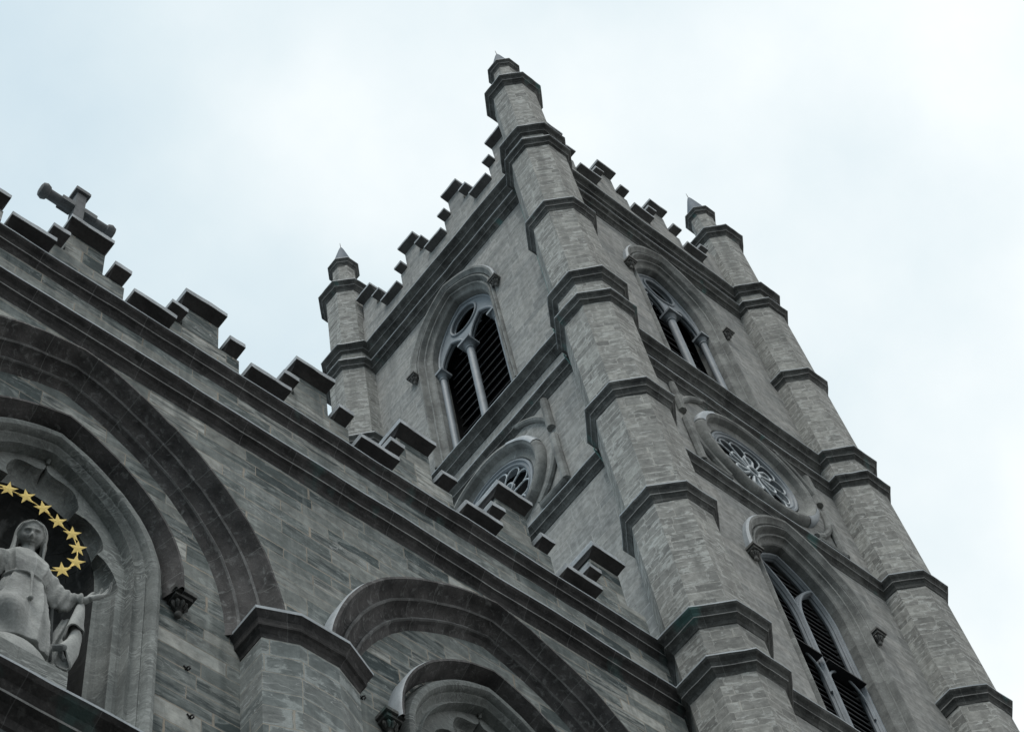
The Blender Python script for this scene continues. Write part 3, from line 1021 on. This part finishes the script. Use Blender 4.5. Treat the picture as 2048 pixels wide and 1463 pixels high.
def niche(nx, cusps=True):
    T = front(nx, YR)
    hood = MB()
    sweep(hood, T, [(.42, -.02), (.42, .30), (.385, .36), (.34, .36), (.30, .25), (.24, .08), (.20, -.06)], NC, NZS, NZS - .05, NA, 28, 1, mis=[1, 1, 0, 0, 0, 0])
    fr = MB()
    # shaft-like roll with hollows either side, returning to the cusped plate
    prof = [(.21, -.10), (.165, -.10), (.15, .0), (.135, .10), (.09, .165), (.03, .185), (-.03, .165), (-.068, .11), (-.075, .04), (-.085, .03), (-.105, .045), (-.12, .03), (-.14, -.03), (-.19, -.075), (-.245, -.06), (-.275, -.005), (-.285, .0), (-.29, -.03), (-.295, -.22)]
    sweep(fr, T, prof, NC, NZS, NZB, NA, 28, 8)
    f = fr.build("niche", M_NICHE, facade, smooth=True, jitter=0.012)
    hood.build("hood_mould", [M_ARCH, M_LEAD], f, smooth=True, jitter=0.012)
    for s in (-1, 1):
        label_stop(T, s * (NA + .47), NZS - .02, f, M_STRING, .82)
    # multifoil opening in the plate
    half = [(0, 29.66)]

    def foil(p0, p1, bulge, n=9, ogee=False):
        a, b = Vector(p0), Vector(p1)
        d = b - a
        nrm = Vector((-d.y, d.x)).normalized() * -1
        if nrm.dot(Vector((a.x + b.x, (a.y + b.y) - 2 * 27.6))) < 0:
            nrm = -nrm
        for i in range(1, n + 1):
            t = i / n
            k = (4 * t * (1 - t)) ** .62
            if ogee:
                sm = min(1, max(0, (t - .12) / .45))
                k = k * sm * sm * (3 - 2 * sm) - .28 * math.sin(PI * min(1, t / .38))
            q = a + d * t + nrm * bulge * k
            half.append((q.x, q.y))
    half[:] = [(0, 29.68)]
    foil((0, 29.68), (.60, 28.80), .25, 14, True)
    foil((.60, 28.80), (1.06, 28.02), .28)
    foil((1.06, 28.02), (1.44, 27.2), .155)
    for z in (26.4, 25.6, 24.8, 24.0, NZB):
        half.append((1.45, z))
    loop = [(-u, z) for u, z in half[:0:-1]] + half           # left foot over the top to the right foot
    wpl = -.2
    pl = MB()
    out_l = archpath(NA - .28, NC, NZS, NZB, 18, 8)
    panel(pl, T, wpl, out_l + loop[::-1])
    # hollow from the foils back to the smooth niche arch
    ra = 1.23
    tgt = []
    n = len(half)
    for i, (u, z) in enumerate(half):
        if z <= 27.25:
            tgt.append((ra, z))
        else:
            an = math.atan2(z - 27.3, u)
            R = 1.42
            # pointed inner arch
            c0 = .12
            rr = ra + (1.74 - ra) * (math.sin(an) ** 2)
            tgt.append((rr * math.cos(an), 27.3 + rr * math.sin(an) * 1.06))
    tl = [(-u, z) for u, z in tgt[:0:-1]] + tgt
    rows = []
    for k in range(6):
        s = k / 5
        a1 = 1 - math.cos(s * PI / 2)
        d1 = math.sin(s * PI / 2)
        rows.append([T(u0 + (u1 - u0) * a1, wpl - .28 * d1, z0 + (z1 - z0) * a1) for (u0, z0), (u1, z1) in zip(loop, tl)])
    pl.grid(rows, uvrun=False)
    fi = MB()
    fi.tube([T(0, wpl + .02, 29.68), T(0, wpl + .05, 29.74), T(0, wpl + .06, 29.80)], [.028, .04, .02], 8)
    fi.tube([T(0, wpl + .06, 29.78), T(.03, wpl + .10, 29.84), T(.035, wpl + .12, 29.92)], [.03, .025, .01], 8)
    fi.tube([T(0, wpl + .06, 29.78), T(-.03, wpl + .10, 29.84), T(-.035, wpl + .12, 29.90)], [.03, .025, .01], 8)
    fi.build("finial", M_NICHE, f, smooth=True)
    pl.build("foiled_panel", M_NICHE, f, smooth=True, angle=38)
    ap = MB()
    rows = []
    for k in range(9):
        q = k / 8 * PI / 2
        s, d = math.cos(q), math.sin(q)
        rows.append([T(u * s, wpl - .28 - 1.0 * d, (z if z <= 27.3 else 27.3 + (z - 27.3) * max(s, .02))) for u, z in tl])
    ap.grid(rows, uvrun=False)
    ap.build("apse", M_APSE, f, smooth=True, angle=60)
    return f


M_APSE = masonry("shaded_niche_stone", [(0.018, 0.02, 0.02), (0.03, 0.032, 0.032), (0.024, 0.026, 0.026)], (0.015, 0.015, 0.015), row=0.5, width=0.9, wear=0.03, streak=0.4, dirt_amt=0.6, rough_bump=0.2)  # darkness of the recess painted into the stone colour
niche(NX1)
niche(NX2)

# string courses under the battlements and the ledge below the statue
for z, y, k in ((Z_D3A, .45, 1.0), (Z_D3B, .40, 1.1)):
    b = MB()
    rows = string_rows(front(0, YF + .02), band_prof(0.0, YF - y, k), XL, XR, z)
    b.grid(rows, mis=BAND_MIS)
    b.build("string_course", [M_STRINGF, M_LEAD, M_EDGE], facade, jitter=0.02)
b = MB()
b.grid(string_rows(front(0, YR), band_prof(0.0, .55, 1.25), AX1 - 3.4, AX1 + 3.4, 23.2), mis=BAND_MIS)
b.face([(AX1 - 3.4, YR + .02, 23.39), (AX1 + 3.4, YR + .02, 23.39), (AX1 + 3.4, YR + 1.6, 23.39), (AX1 - 3.4, YR + 1.6, 23.39)], 1)
b.build("ledge", [M_STRINGF, M_LEAD, M_EDGE], facade, jitter=0.015)

# stepped battlements
P = MB()
TP = front(0, .66)
tbox(P, TP, XL, XR, -.95, .0, 35.5, 35.62)
caps = []
for k in range(-4, 6):
    s = -16.82 + 2.622 * k
    top = 37.66 + max(0, min(1, (k - 1) / 3)) * .36
    stp = 36.76 + max(0, min(1, (k - 1) / 3)) * .12
    a0, a1, b0, b1 = s + .90, s + 2.58, s + 1.27, s + 2.10
    if a0 < XR:
        tbox(P, TP, a0, min(a1, XR), -.93, -.01, 35.62, stp - .3)
    if b0 < XR:
        tbox(P, TP, b0, min(b1, XR), -.91, -.02, stp - .3, top - .3)
    for q0, q1, z in ((s, s + .95, 35.93), (s + .87, s + 1.23, stp), (s + 1.18, s + 2.14, top), (s + 2.20, s + 2.57, stp + .02)):
        if q1 < XR + .35 and q0 < -1.6:
            caps.append((q0, min(q1, XR + .1), z))
po = P.build("parapet", M_FACADE, facade)
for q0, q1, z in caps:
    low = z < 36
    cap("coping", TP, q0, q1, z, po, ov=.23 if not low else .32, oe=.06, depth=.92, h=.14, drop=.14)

# nave roof behind the parapet
mb = MB()
mb.face([(XL, 1.5, 34.9), (XR, 1.5, 34.9), (XR, 30, 34.9), (XL, 30, 34.9)])
mb.build("roof", M_LEAD, facade)

# iron hooks driven into the wall
for x, y, z in ((-12.36, YR, 26.0), (-12.27, YR, 24.9), (-9.05, YR, 27.85)):
    mb = MB()
    mb.tube([(x, y + .05, z), (x, y - .06, z), (x + .01, y - .10, z - .03), (x + .01, y - .11, z - .09), (x, y - .08, z - .11)], .014, 6)
    mb.tube([(x - .04, y - .01, z + .06), (x + .04, y - .01, z + .0)], .014, 6)
    mb.build("hook", M_IRON, facade)

# ------------------------------------------------------------------ cross on the middle merlon
cross = empty("stone_cross", (-15.25, 1.1, 37.7), "weathered grey stone cross with knobbed arm ends on top of the middle merlon", "cross")
mb = MB()
cx, cy = -15.27, 1.1
mb.box((cx - .11, cy - .11, 37.6), (cx + .11, cy + .11, 40.3))
mb.build("upright", M_CROSS, cross, jitter=.01)
mb = MB()
mb.box((cx - .17, cy - .17, 40.3), (cx + .17, cy + .17, 40.42))
mb.box((cx - .15, cy - .15, 40.42), (cx + .15, cy + .15, 40.5))
mb.build("top_cap", M_CROSS, cross, jitter=.01)
mb = MB()
za = 39.6
rows = []
for x, r in ((-.86, .10), (-.84, .15), (-.76, .18), (-.68, .15), (-.66, .115), (.66, .115), (.68, .15), (.76, .18), (.84, .15), (.86, .10)):
    rows.append([(cx + x, cy + r * math.cos(2 * PI * k / 12), za + r * math.sin(2 * PI * k / 12)) for k in range(12)])
mb.grid([list(c) for c in zip(*rows)], closed_v=True)
mb.face(rows[0])
mb.face(rows[-1])
for s in (-1, 1):
    mb.box((min(cx + s * .112, cx + s * .4), cy - .13, za - .09), (max(cx + s * .112, cx + s * .4), cy + .13, za + .09))
mb.build("cross_arm", M_CROSS, cross, smooth=True, jitter=.01)

# ------------------------------------------------------------------ statue in the central niche
statue = empty("madonna_statue", (-15.02, 1.0, 23.4), "grey stone statue of a veiled woman with open arms beneath an arc of gold stars", "statue")


def remesh(name, mb, mat, parent, voxel, smooth_it=2):
    tmp = mb.build(name, mat, parent)
    md = tmp.modifiers.new("union", 'REMESH')
    md.mode = 'VOXEL'
    md.voxel_size = voxel
    md.use_smooth_shade = True
    ms = tmp.modifiers.new("soften", 'SMOOTH')
    ms.iterations = smooth_it
    ms.factor = 0.4
    bpy.context.view_layer.update()
    dg = bpy.context.evaluated_depsgraph_get()
    me = bpy.data.meshes.new_from_object(tmp.evaluated_get(dg))
    me.name = name
    if not me.uv_layers:
        ul = me.uv_layers.new(name="UVMap")
        for lp in me.loops:
            co = me.vertices[lp.vertex_index].co
            ul.data[lp.index].uv = (co.x, co.z)
    me.materials.clear()
    me.materials.append(mat)
    tmp.modifiers.clear()
    old = tmp.data
    tmp.data = me
    bpy.data.meshes.remove(old)
    me.polygons.foreach_set("use_smooth", [True] * len(me.polygons))
    return tmp


def ball(mb, c, r, n=12, mi=0):
    rx, ry, rz = r if isinstance(r, tuple) else (r, r, r)
    rows = []
    for i in range(n + 1):
        a = -PI / 2 + PI * i / n
        k = max(math.cos(a), 1e-3)
        rows.append([Vector((c[0] + rx * k * math.cos(2 * PI * j / (2 * n)), c[1] + ry * k * math.sin(2 * PI * j / (2 * n)), c[2] + rz * math.sin(a))) for j in range(2 * n)])
    mb.grid(rows, closed_u=True)


def gauss(x, y, cx, cy, sx, sy):
    return math.exp(-((x - cx) / sx) ** 2 - ((y - cy) / sy) ** 2)


HS = 1.2
HC = Vector((-15.06, 0.945, 27.19))
HROT = Matrix.Rotation(math.radians(-22), 3, 'Z') @ Matrix.Rotation(math.radians(43), 3, 'X')


def head(mb):
    """face looks to -y before rotation; height about 0.42"""
    nu, nv = 72, 60
    rows = []
    for i in range(nv + 1):
        a = -PI / 2 + PI * i / nv
        row = []
        for j in range(nu):
            b = 2 * PI * j / nu
            d = Vector((math.cos(a) * math.sin(b), -math.cos(a) * math.cos(b), math.sin(a)))
            x, y, z = d.x * .158, d.y * .19, d.z * .215
            if z < 0:
                k = 1 + z * 1.75           # jaw narrows
                x *= k
            if d.y < 0:
                f = 0.0
                f += .062 * gauss(x, z, 0, -.030, .024, .034) + .026 * gauss(x, z, 0, .02, .017, .055) + .012 * (gauss(x, z, .022, -.046, .014, .014) + gauss(x, z, -.022, -.046, .014, .014))      # nose
                f -= .030 * (gauss(x, z, .058, .03, .034, .022) + gauss(x, z, -.058, .03, .034, .024))       # eye sockets
                f += .026 * (gauss(x, z, .058, .026, .024, .011) + gauss(x, z, -.058, .026, .024, .011)) - .012 * (gauss(x, z, .058, .009, .026, .005) + gauss(x, z, -.058, .009, .026, .005))     # lowered lids
                f += .012 * (gauss(x, z, .055, .068, .045, .016) + gauss(x, z, -.055, .068, .045, .016))     # brows
                f += .030 * gauss(x, z, 0, -.088, .036, .010) + .030 * gauss(x, z, 0, -.118, .030, .012) - .028 * gauss(x, z, 0, -.103, .046, .006)   # lips
                f += .024 * gauss(x, z, 0, -.168, .034, .028)                                                # chin
                f -= .018 * gauss(x, z, 0, -.142, .034, .010)
                f += .010 * (gauss(x, z, .08, -.04, .04, .04) + gauss(x, z, -.08, -.04, .04, .04))           # cheeks
                y -= f * 1.7
            row.append(HC + HROT @ Vector((x, y, z)) * HS)
        rows.append(row)
    mb.grid(rows, closed_u=True)


def hand(mb, wrist, d, palm_n, side, L=.34, spread=1.0):
    """palm with four fingers and a thumb; d towards the fingertips, palm_n out of the palm"""
    d = Vector(d).normalized()
    n = Vector(palm_n)
    n = (n - d * n.dot(d)).normalized()
    s = d.cross(n).normalized() * side
    wrist = Vector(wrist)
    P = lambda a, b, c: wrist + d * (a * L) + s * (b * L) + n * (c * L)
    for b in (-.15, -.05, .05, .15):
        mb.tube([P(0, b * .7, 0), P(.25, b, .01), P(.5, b * 1.1, .0)], [.042, .045, .036], 8)
    for b, ln, cu in ((-.17, .36, .10), (-.06, .46, .07), (.06, .48, .10), (.17, .40, .16)):
        f = b * spread
        mb.tube([P(.46, b * 1.08, 0), P(.46 + ln * .4, b * 1.08 + f * .2, .02), P(.46 + ln * .74, b * 1.08 + f * .35, .02 + cu), P(.46 + ln, b * 1.08 + f * .42, .02 + cu * 2.2)], [.027, .025, .022, .016], 8)
    mb.tube([P(.1, -.13, .03), P(.28, -.27, .08), P(.46, -.36, .13), P(.58, -.38, .16)], [.036, .032, .027, .018], 8)


def blend(a, b, t):
    return [p + (q - p) * t for p, q in zip(a, b)]


bm_ = MB()
head(bm_)
bm_.tube([(-15.04, 1.0, 26.6), (-15.045, 1.0, 26.85), (-15.05, 1.0, 27.05)], [.15, .092, .095], 16)
ball(bm_, HC + HROT @ Vector((0, .045, .03)) * HS, (.172 * HS, .172 * HS, .205 * HS), 16)
for sg in (-1, 1):
    for q, (x1, x2, x3, dy) in enumerate(((.10, .150, .158, .0), (.085, .158, .175, .035), (.06, .150, .185, .07))):
        P_ = [(sg * .006, -.128 + dy, .185), (sg * x1, -.105 + dy, .135), (sg * x2, -.055 + dy, .03), (sg * x3, -.035 + dy, -.09), (sg * (x3 - .005), -.02 + dy, -.2), (sg * (x3 + .02), .02 + dy, -.33)]
        bm_.tube([HC + HROT @ Vector(p) * HS for p in P_], [.022, .036, .036, .036, .034, .03], 8)
# robe: z, centre x, centre y, half width, half depth, depth of the folds
SEC = [(24.42, -15.0, 1.05, .50, .38, .035), (24.75, -15.01, 1.03, .48, .375, .040), (25.1, -15.02, 1.0, .45, .36, .044), (25.5, -15.03, 1.0, .405, .33, .038), (25.85, -15.03, 1.0, .345, .28, .026),
       (25.97, -15.03, 1.0, .30, .245, .012), (26.06, -15.03, .99, .315, .26, .022), (26.22, -15.035, .985, .37, .285, .028), (26.4, -15.04, .99, .405, .27, .022), (26.55, -15.04, 1.0, .40, .22, .012), (26.68, -15.04, 1.0, .30, .17, .006), (26.78, -15.04, 1.0, .16, .13, 0)]
rows = []
NS = 180
for a, b in zip(SEC, SEC[1:]):
    m_ = 5
    for i in range(m_ + (b is SEC[-1])):
        z, cx, cy, hw, hd, fo = blend(a, b, i / m_)
        row = []
        for j in range(NS):
            t = 2 * PI * j / NS
            ph_ = 1.5 * math.sin(2 * t + .5) + (26 - z) * .55
            k = 1.1 * (1 - 2 * abs(math.sin(4.5 * t + ph_)) ** .7) + .5 * (1 - 2 * abs(math.sin(8 * t + 1.7 * ph_ + 1.1)) ** .8) + 1.2 * noise.noise(Vector((math.cos(t) * 1.7, math.sin(t) * 1.7, z * .7)))
            sw = math.exp(-((t - 4.1) / .55) ** 2) * max(0.0, min(1.0, (25.55 - z) * 2))
            k = k * (1 - .7 * sw) + sw * 1.5 * math.sin(7.5 * z + 2.4 * t)          # cloth pulled across the bent knee
            kn = .13 * math.exp(-((t - 4.1) / .42) ** 2 - ((z - 25.0) / .36) ** 2)
            r = 1 + 0.0
            row.append(Vector((cx + math.cos(t) * (hw + fo * k + kn), cy + math.sin(t) * (hd + fo * k + kn), z)))
        rows.append(row)
bm_.grid(rows, closed_u=True)
bm_.face(rows[0])
bm_.face(rows[-1])
# sash with its knot and cord
bm_.tube([(-15.03 + .315 * math.cos(t), 1.0 + .258 * math.sin(t), 25.975) for t in [2 * PI * i / 40 for i in range(40)]], .026, 8, closed=True)
bm_.tube([(-15.06, .735, 25.97), (-15.055, .705, 25.9), (-15.05, .68, 25.6), (-15.045, .655, 25.3)], [.032, .026, .02, .018], 8)
ball(bm_, (-15.045, .65, 25.26), .04)
# arms in wide hanging sleeves
def sleeve(mb, path, droop, rad, nf=26, ns=40, seed=0.0):
    path = [Vector(p) for p in path]
    rows = []
    for i in range(nf + 1):
        q = i / nf
        f = q * (len(path) - 1)
        k = min(int(f), len(path) - 2)
        c = path[k].lerp(path[k + 1], f - k)
        d = (path[min(k + 1, len(path) - 1)] - path[k]).normalized()
        side = d.cross(Vector((0, 0, 1))).normalized()
        upv = side.cross(d).normalized()
        r = rad[0] + (rad[1] - rad[0]) * q
        dr = droop * math.sin(PI * min(1, q * 1.05)) ** 1.2 * (.55 + .6 * q)
        row = []
        for j in range(ns):
            t = 2 * PI * j / ns
            ct, st = math.cos(t), math.sin(t)
            low = max(0.0, -st)
            # U shaped folds running round the underside
            fo = .020 * math.sin(19 * q + 3.2 * ct * ct + seed) * (.35 + low) + .012 * math.sin(37 * q - 5 * ct + seed)
            row.append(c + side * (ct * (r + fo) * (1 - .15 * low)) + upv * (st * (r + fo)) - Vector((0, 0, 1)) * (low ** .8 * dr))
        rows.append(row)
    mb.grid(rows, closed_u=True)
    mb.face(rows[0])
    mb.face(rows[-1])


sleeve(bm_, [(-14.84, 1.01, 26.52), (-14.68, .99, 26.42), (-14.50, .95, 26.20), (-14.36, .88, 26.08), (-14.22, .77, 26.05)], .34, (.145, .085))
bm_.tube([(-14.225 + .095 * math.cos(t) * .5, .775 + .075 * math.cos(t), 26.03 + .095 * math.sin(t)) for t in [2 * PI * i / 24 for i in range(24)]], .03, 8, closed=True)
bm_.tube([(-14.26, .80, 26.02), (-14.17, .735, 26.05), (-14.13, .71, 26.1)], [.07, .055, .05], 12)
hand(bm_, (-14.15, .715, 26.07), (.25, -.09, .22), (-.35, -.62, .7), 1, .44)
# her right arm, raised on the other side
sleeve(bm_, [(-15.26, 1.03, 26.52), (-15.46, 1.03, 26.38), (-15.62, 1.0, 26.14), (-15.74, .93, 25.98), (-15.775, .82, 26.03)], .30, (.145, .10), seed=2.0)
bm_.tube([(-15.77, .82, 26.03), (-15.76, .76, 26.08), (-15.75, .72, 26.14)], [.07, .055, .05], 12)
hand(bm_, (-15.755, .725, 26.12), (-.08, -.10, .3), (.5, -.75, .1), -1)
remesh("figure", bm_, M_STATUE, statue, .0115, 1)

# veil over the hair, falling behind the shoulders
vb = MB()
rows = []
NV = 48
for i in range(26):
    t = i / 25
    row = []
    for j in range(NV + 1):
        b = -PI * .66 + 1.32 * PI * j / NV          # open to the front
        if t < .5:
            a = PI / 2 * (1 - t / .5)
            d = Vector((math.cos(a) * math.sin(b), math.cos(a) * math.cos(b), math.sin(a)))
            p = HC + HROT @ Vector((d.x * .205, d.y * .20 + .055, d.z * .235 + .01)) * HS
        else:
            k = (t - .5) / .5
            d = Vector((math.sin(b), math.cos(b), 0))
            fold = 1 + .06 * math.sin(j * 1.1) * k
            w = (.205 + .13 * k * k) * HS
            top = HC + HROT @ Vector((d.x * .205, d.y * .20 + .055, .01)) * HS
            low = Vector((-15.05, 1.09, 26.35)) + Vector((d.x * w, d.y * .21 * HS, 0)) * fold
            p = top + (low - top) * k
        row.append(p)
    rows.append(row)
ins = [[p + (Vector((HC.x, HC.y + .05, p.z)) - p).normalized() * .022 for p in r] for r in rows]
vb.grid(rows + ins[::-1])
for sgn in (0, -1):
    for i in range(25):
        vb.face([rows[i][sgn], rows[i + 1][sgn], ins[i + 1][sgn], ins[i][sgn]])
v_o = vb.build("veil", M_STATUE, statue, smooth=True, angle=80)

# mantle falling from the left forearm: a flat fall behind, two rolled folds in front of it
mt_ = MB()
rows = []
for i in range(22):
    k = i / 21
    z = 25.75 - 1.4 * k
    rows.append([(-14.36 - .36 * k + (.22 + .25 * k) * j / 29, 1.0 - .12 * j / 29 + (.015 + .03 * k) * math.sin(j * .55 + 2 * k), z) for j in range(30)])
back = [[(x + .01, y + .05, z) for x, y, z in r] for r in rows]
mt_.grid(rows + back[::-1], closed_v=True)


def fold(mb, path, r0, r1, slant, wave):
    rows, inn = [], []
    n, m_ = 22, 40
    P_ = [Vector(p) for p in path]
    for i in range(n + 1):
        q = i / n
        f = q * (len(P_) - 1)
        k = min(int(f), len(P_) - 2)
        c = P_[k].lerp(P_[k + 1], f - k)
        r = r0 + (r1 - r0) * q ** .8
        o, ii = [], []
        for j in range(m_):
            t = 2 * PI * j / m_
            rr = r * (1 + .13 * math.sin(3 * t + 2 * q) * q)
            dz = slant * q * math.cos(t + wave) + .03 * q * math.sin(2 * t)
            o.append(c + Vector((rr * math.cos(t), rr * .8 * math.sin(t), dz)))
            ii.append(c + Vector(((rr - .028) * math.cos(t), (rr - .028) * .8 * math.sin(t), dz)))
        rows.append(o)
        inn.append(ii)
    mb.grid(rows + inn[::-1], closed_u=True)


fold(mt_, [(-14.2, .80, 26.0), (-14.23, .78, 25.7), (-14.27, .77, 25.4), (-14.28, .78, 25.2)], .05, .145, .10, .6)
fold(mt_, [(-14.24, .82, 25.5), (-14.22, .80, 25.2), (-14.27, .79, 24.85), (-14.38, .80, 24.52)], .07, .12, .16, 2.6)
mt_.build("mantle", M_STATUE, statue, smooth=True, angle=60)
# back fall of the mantle behind the figure
mt_ = MB()
rows = []
for i in range(18):
    k = i / 17
    z = 26.5 - 1.9 * k
    rows.append([(-15.0 + (.42 + .12 * k) * math.sin(b) * (1 + .05 * math.sin(b * 11)), 1.06 + (.28 + .1 * k) * math.cos(b) * (1 + .06 * math.sin(b * 11)), z) for b in [-PI * .55 + 1.1 * PI * j / 50 for j in range(51)]])
back = [[(x, y - .06, z) for x, y, z in r] for r in rows]
mt_.grid(rows + back[::-1], closed_v=True)
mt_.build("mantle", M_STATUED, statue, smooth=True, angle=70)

gb_ = MB()
rows = []
for i in range(15):
    a = -.4 + (PI / 2 + .4) * i / 14
    rows.append([(-15.02 + .62 * max(math.cos(a), 1e-3) * math.cos(2 * PI * j / 48), 1.12 + .46 * max(math.cos(a), 1e-3) * math.sin(2 * PI * j / 48), 24.1 + .55 * math.sin(a)) for j in range(48)])
gb_.grid(rows, closed_u=True)
gb_.build("globe", M_STATUE, statue, smooth=True, angle=80, jitter=.01)
sn = MB()
sn.tube([(-14.62, .66, 24.42), (-14.52, .60, 24.44), (-14.47, .62, 24.50), (-14.5, .68, 24.53), (-14.43, .72, 24.44), (-14.40, .70, 24.36)], [.05, .05, .045, .04, .035, .03], 10)
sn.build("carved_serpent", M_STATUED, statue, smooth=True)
pb = MB()
rows = []
for z, i in ((23.38, 0), (23.7, 0), (24.0, 0), (24.06, .05)):
    o = [(-15.68 + i, .62 + i), (-15.02, .62 + i), (-14.36 - i, .62 + i), (-14.30 - i, .95), (-14.30 - i, 1.5), (-15.74 + i, 1.5), (-15.74 + i, .95)]
    rows.append([(x, y, z) for x, y in o])
pb.grid(rows, closed_u=True, uvrun=False)
pb.face(rows[-1])
pb.build("plinth", M_NICHE, statue, jitter=.008)

halo = MB()
YH = .95
spots = [(-15.576, 28.03), (-15.276, 28.10), (-14.976, 28.05), (-14.706, 27.92), (-14.446, 27.81), (-14.326, 27.52), (-14.326, 27.13), (-14.526, 26.74)]
pos = [(-15.95, 26.80), (-16.06, 27.18), (-16.03, 27.52), (-15.84, 27.83)] + spots
ring = [Vector((x, YH + .02, z)) for x, z in pos]
fine = []
for i in range(len(ring) - 1):
    p0, p1, p2, p3 = ring[max(i - 1, 0)], ring[i], ring[i + 1], ring[min(i + 2, len(ring) - 1)]
    for j in range(8):
        t = j / 8
        fine.append(.5 * ((2 * p1) + (p2 - p0) * t + (2 * p0 - 5 * p1 + 4 * p2 - p3) * t * t + (3 * p1 - p0 - 3 * p2 + p3) * t ** 3))
fine += [ring[-1], ring[-1] + Vector((-.16, .02, -.10)), ring[-1] + Vector((-.26, .03, -.14))]
halo.tube(fine, .009, 6)
h_o = halo.build("halo_ring", M_GOLD, statue, smooth=True)
for k, (px_, pz_) in enumerate(pos):
    sb = MB()
    c = Vector((px_, YH, pz_))
    ph = PI / 2 + [.2, .5, .1, .35, .15, .45, .5, .42, .3, .25, .2, .4][k]
    # the stars are tipped forward to be seen from the square below
    ax = Vector((1, -.2, 0)).normalized()
    ay = Vector((.05, -.36, .93)).normalized()
    az = ax.cross(ay)
    pts = []
    for i in range(10):
        r = .15 if i % 2 == 0 else .058
        q = ph + PI * i / 5
        pts.append(c + ax * (r * math.cos(q)) + ay * (r * math.sin(q)))
    for i in range(10):
        a, b = pts[i], pts[(i + 1) % 10]
        sb.face([a, b, c + az * .006])
        sb.face([b, a, c - az * .006])
    sb.build("star", M_GOLD, h_o)

# settle the carved group on its ledge
for ch in statue.children:
    if ch is not h_o:
        ch.location += Vector((-.03, 0, -.10))
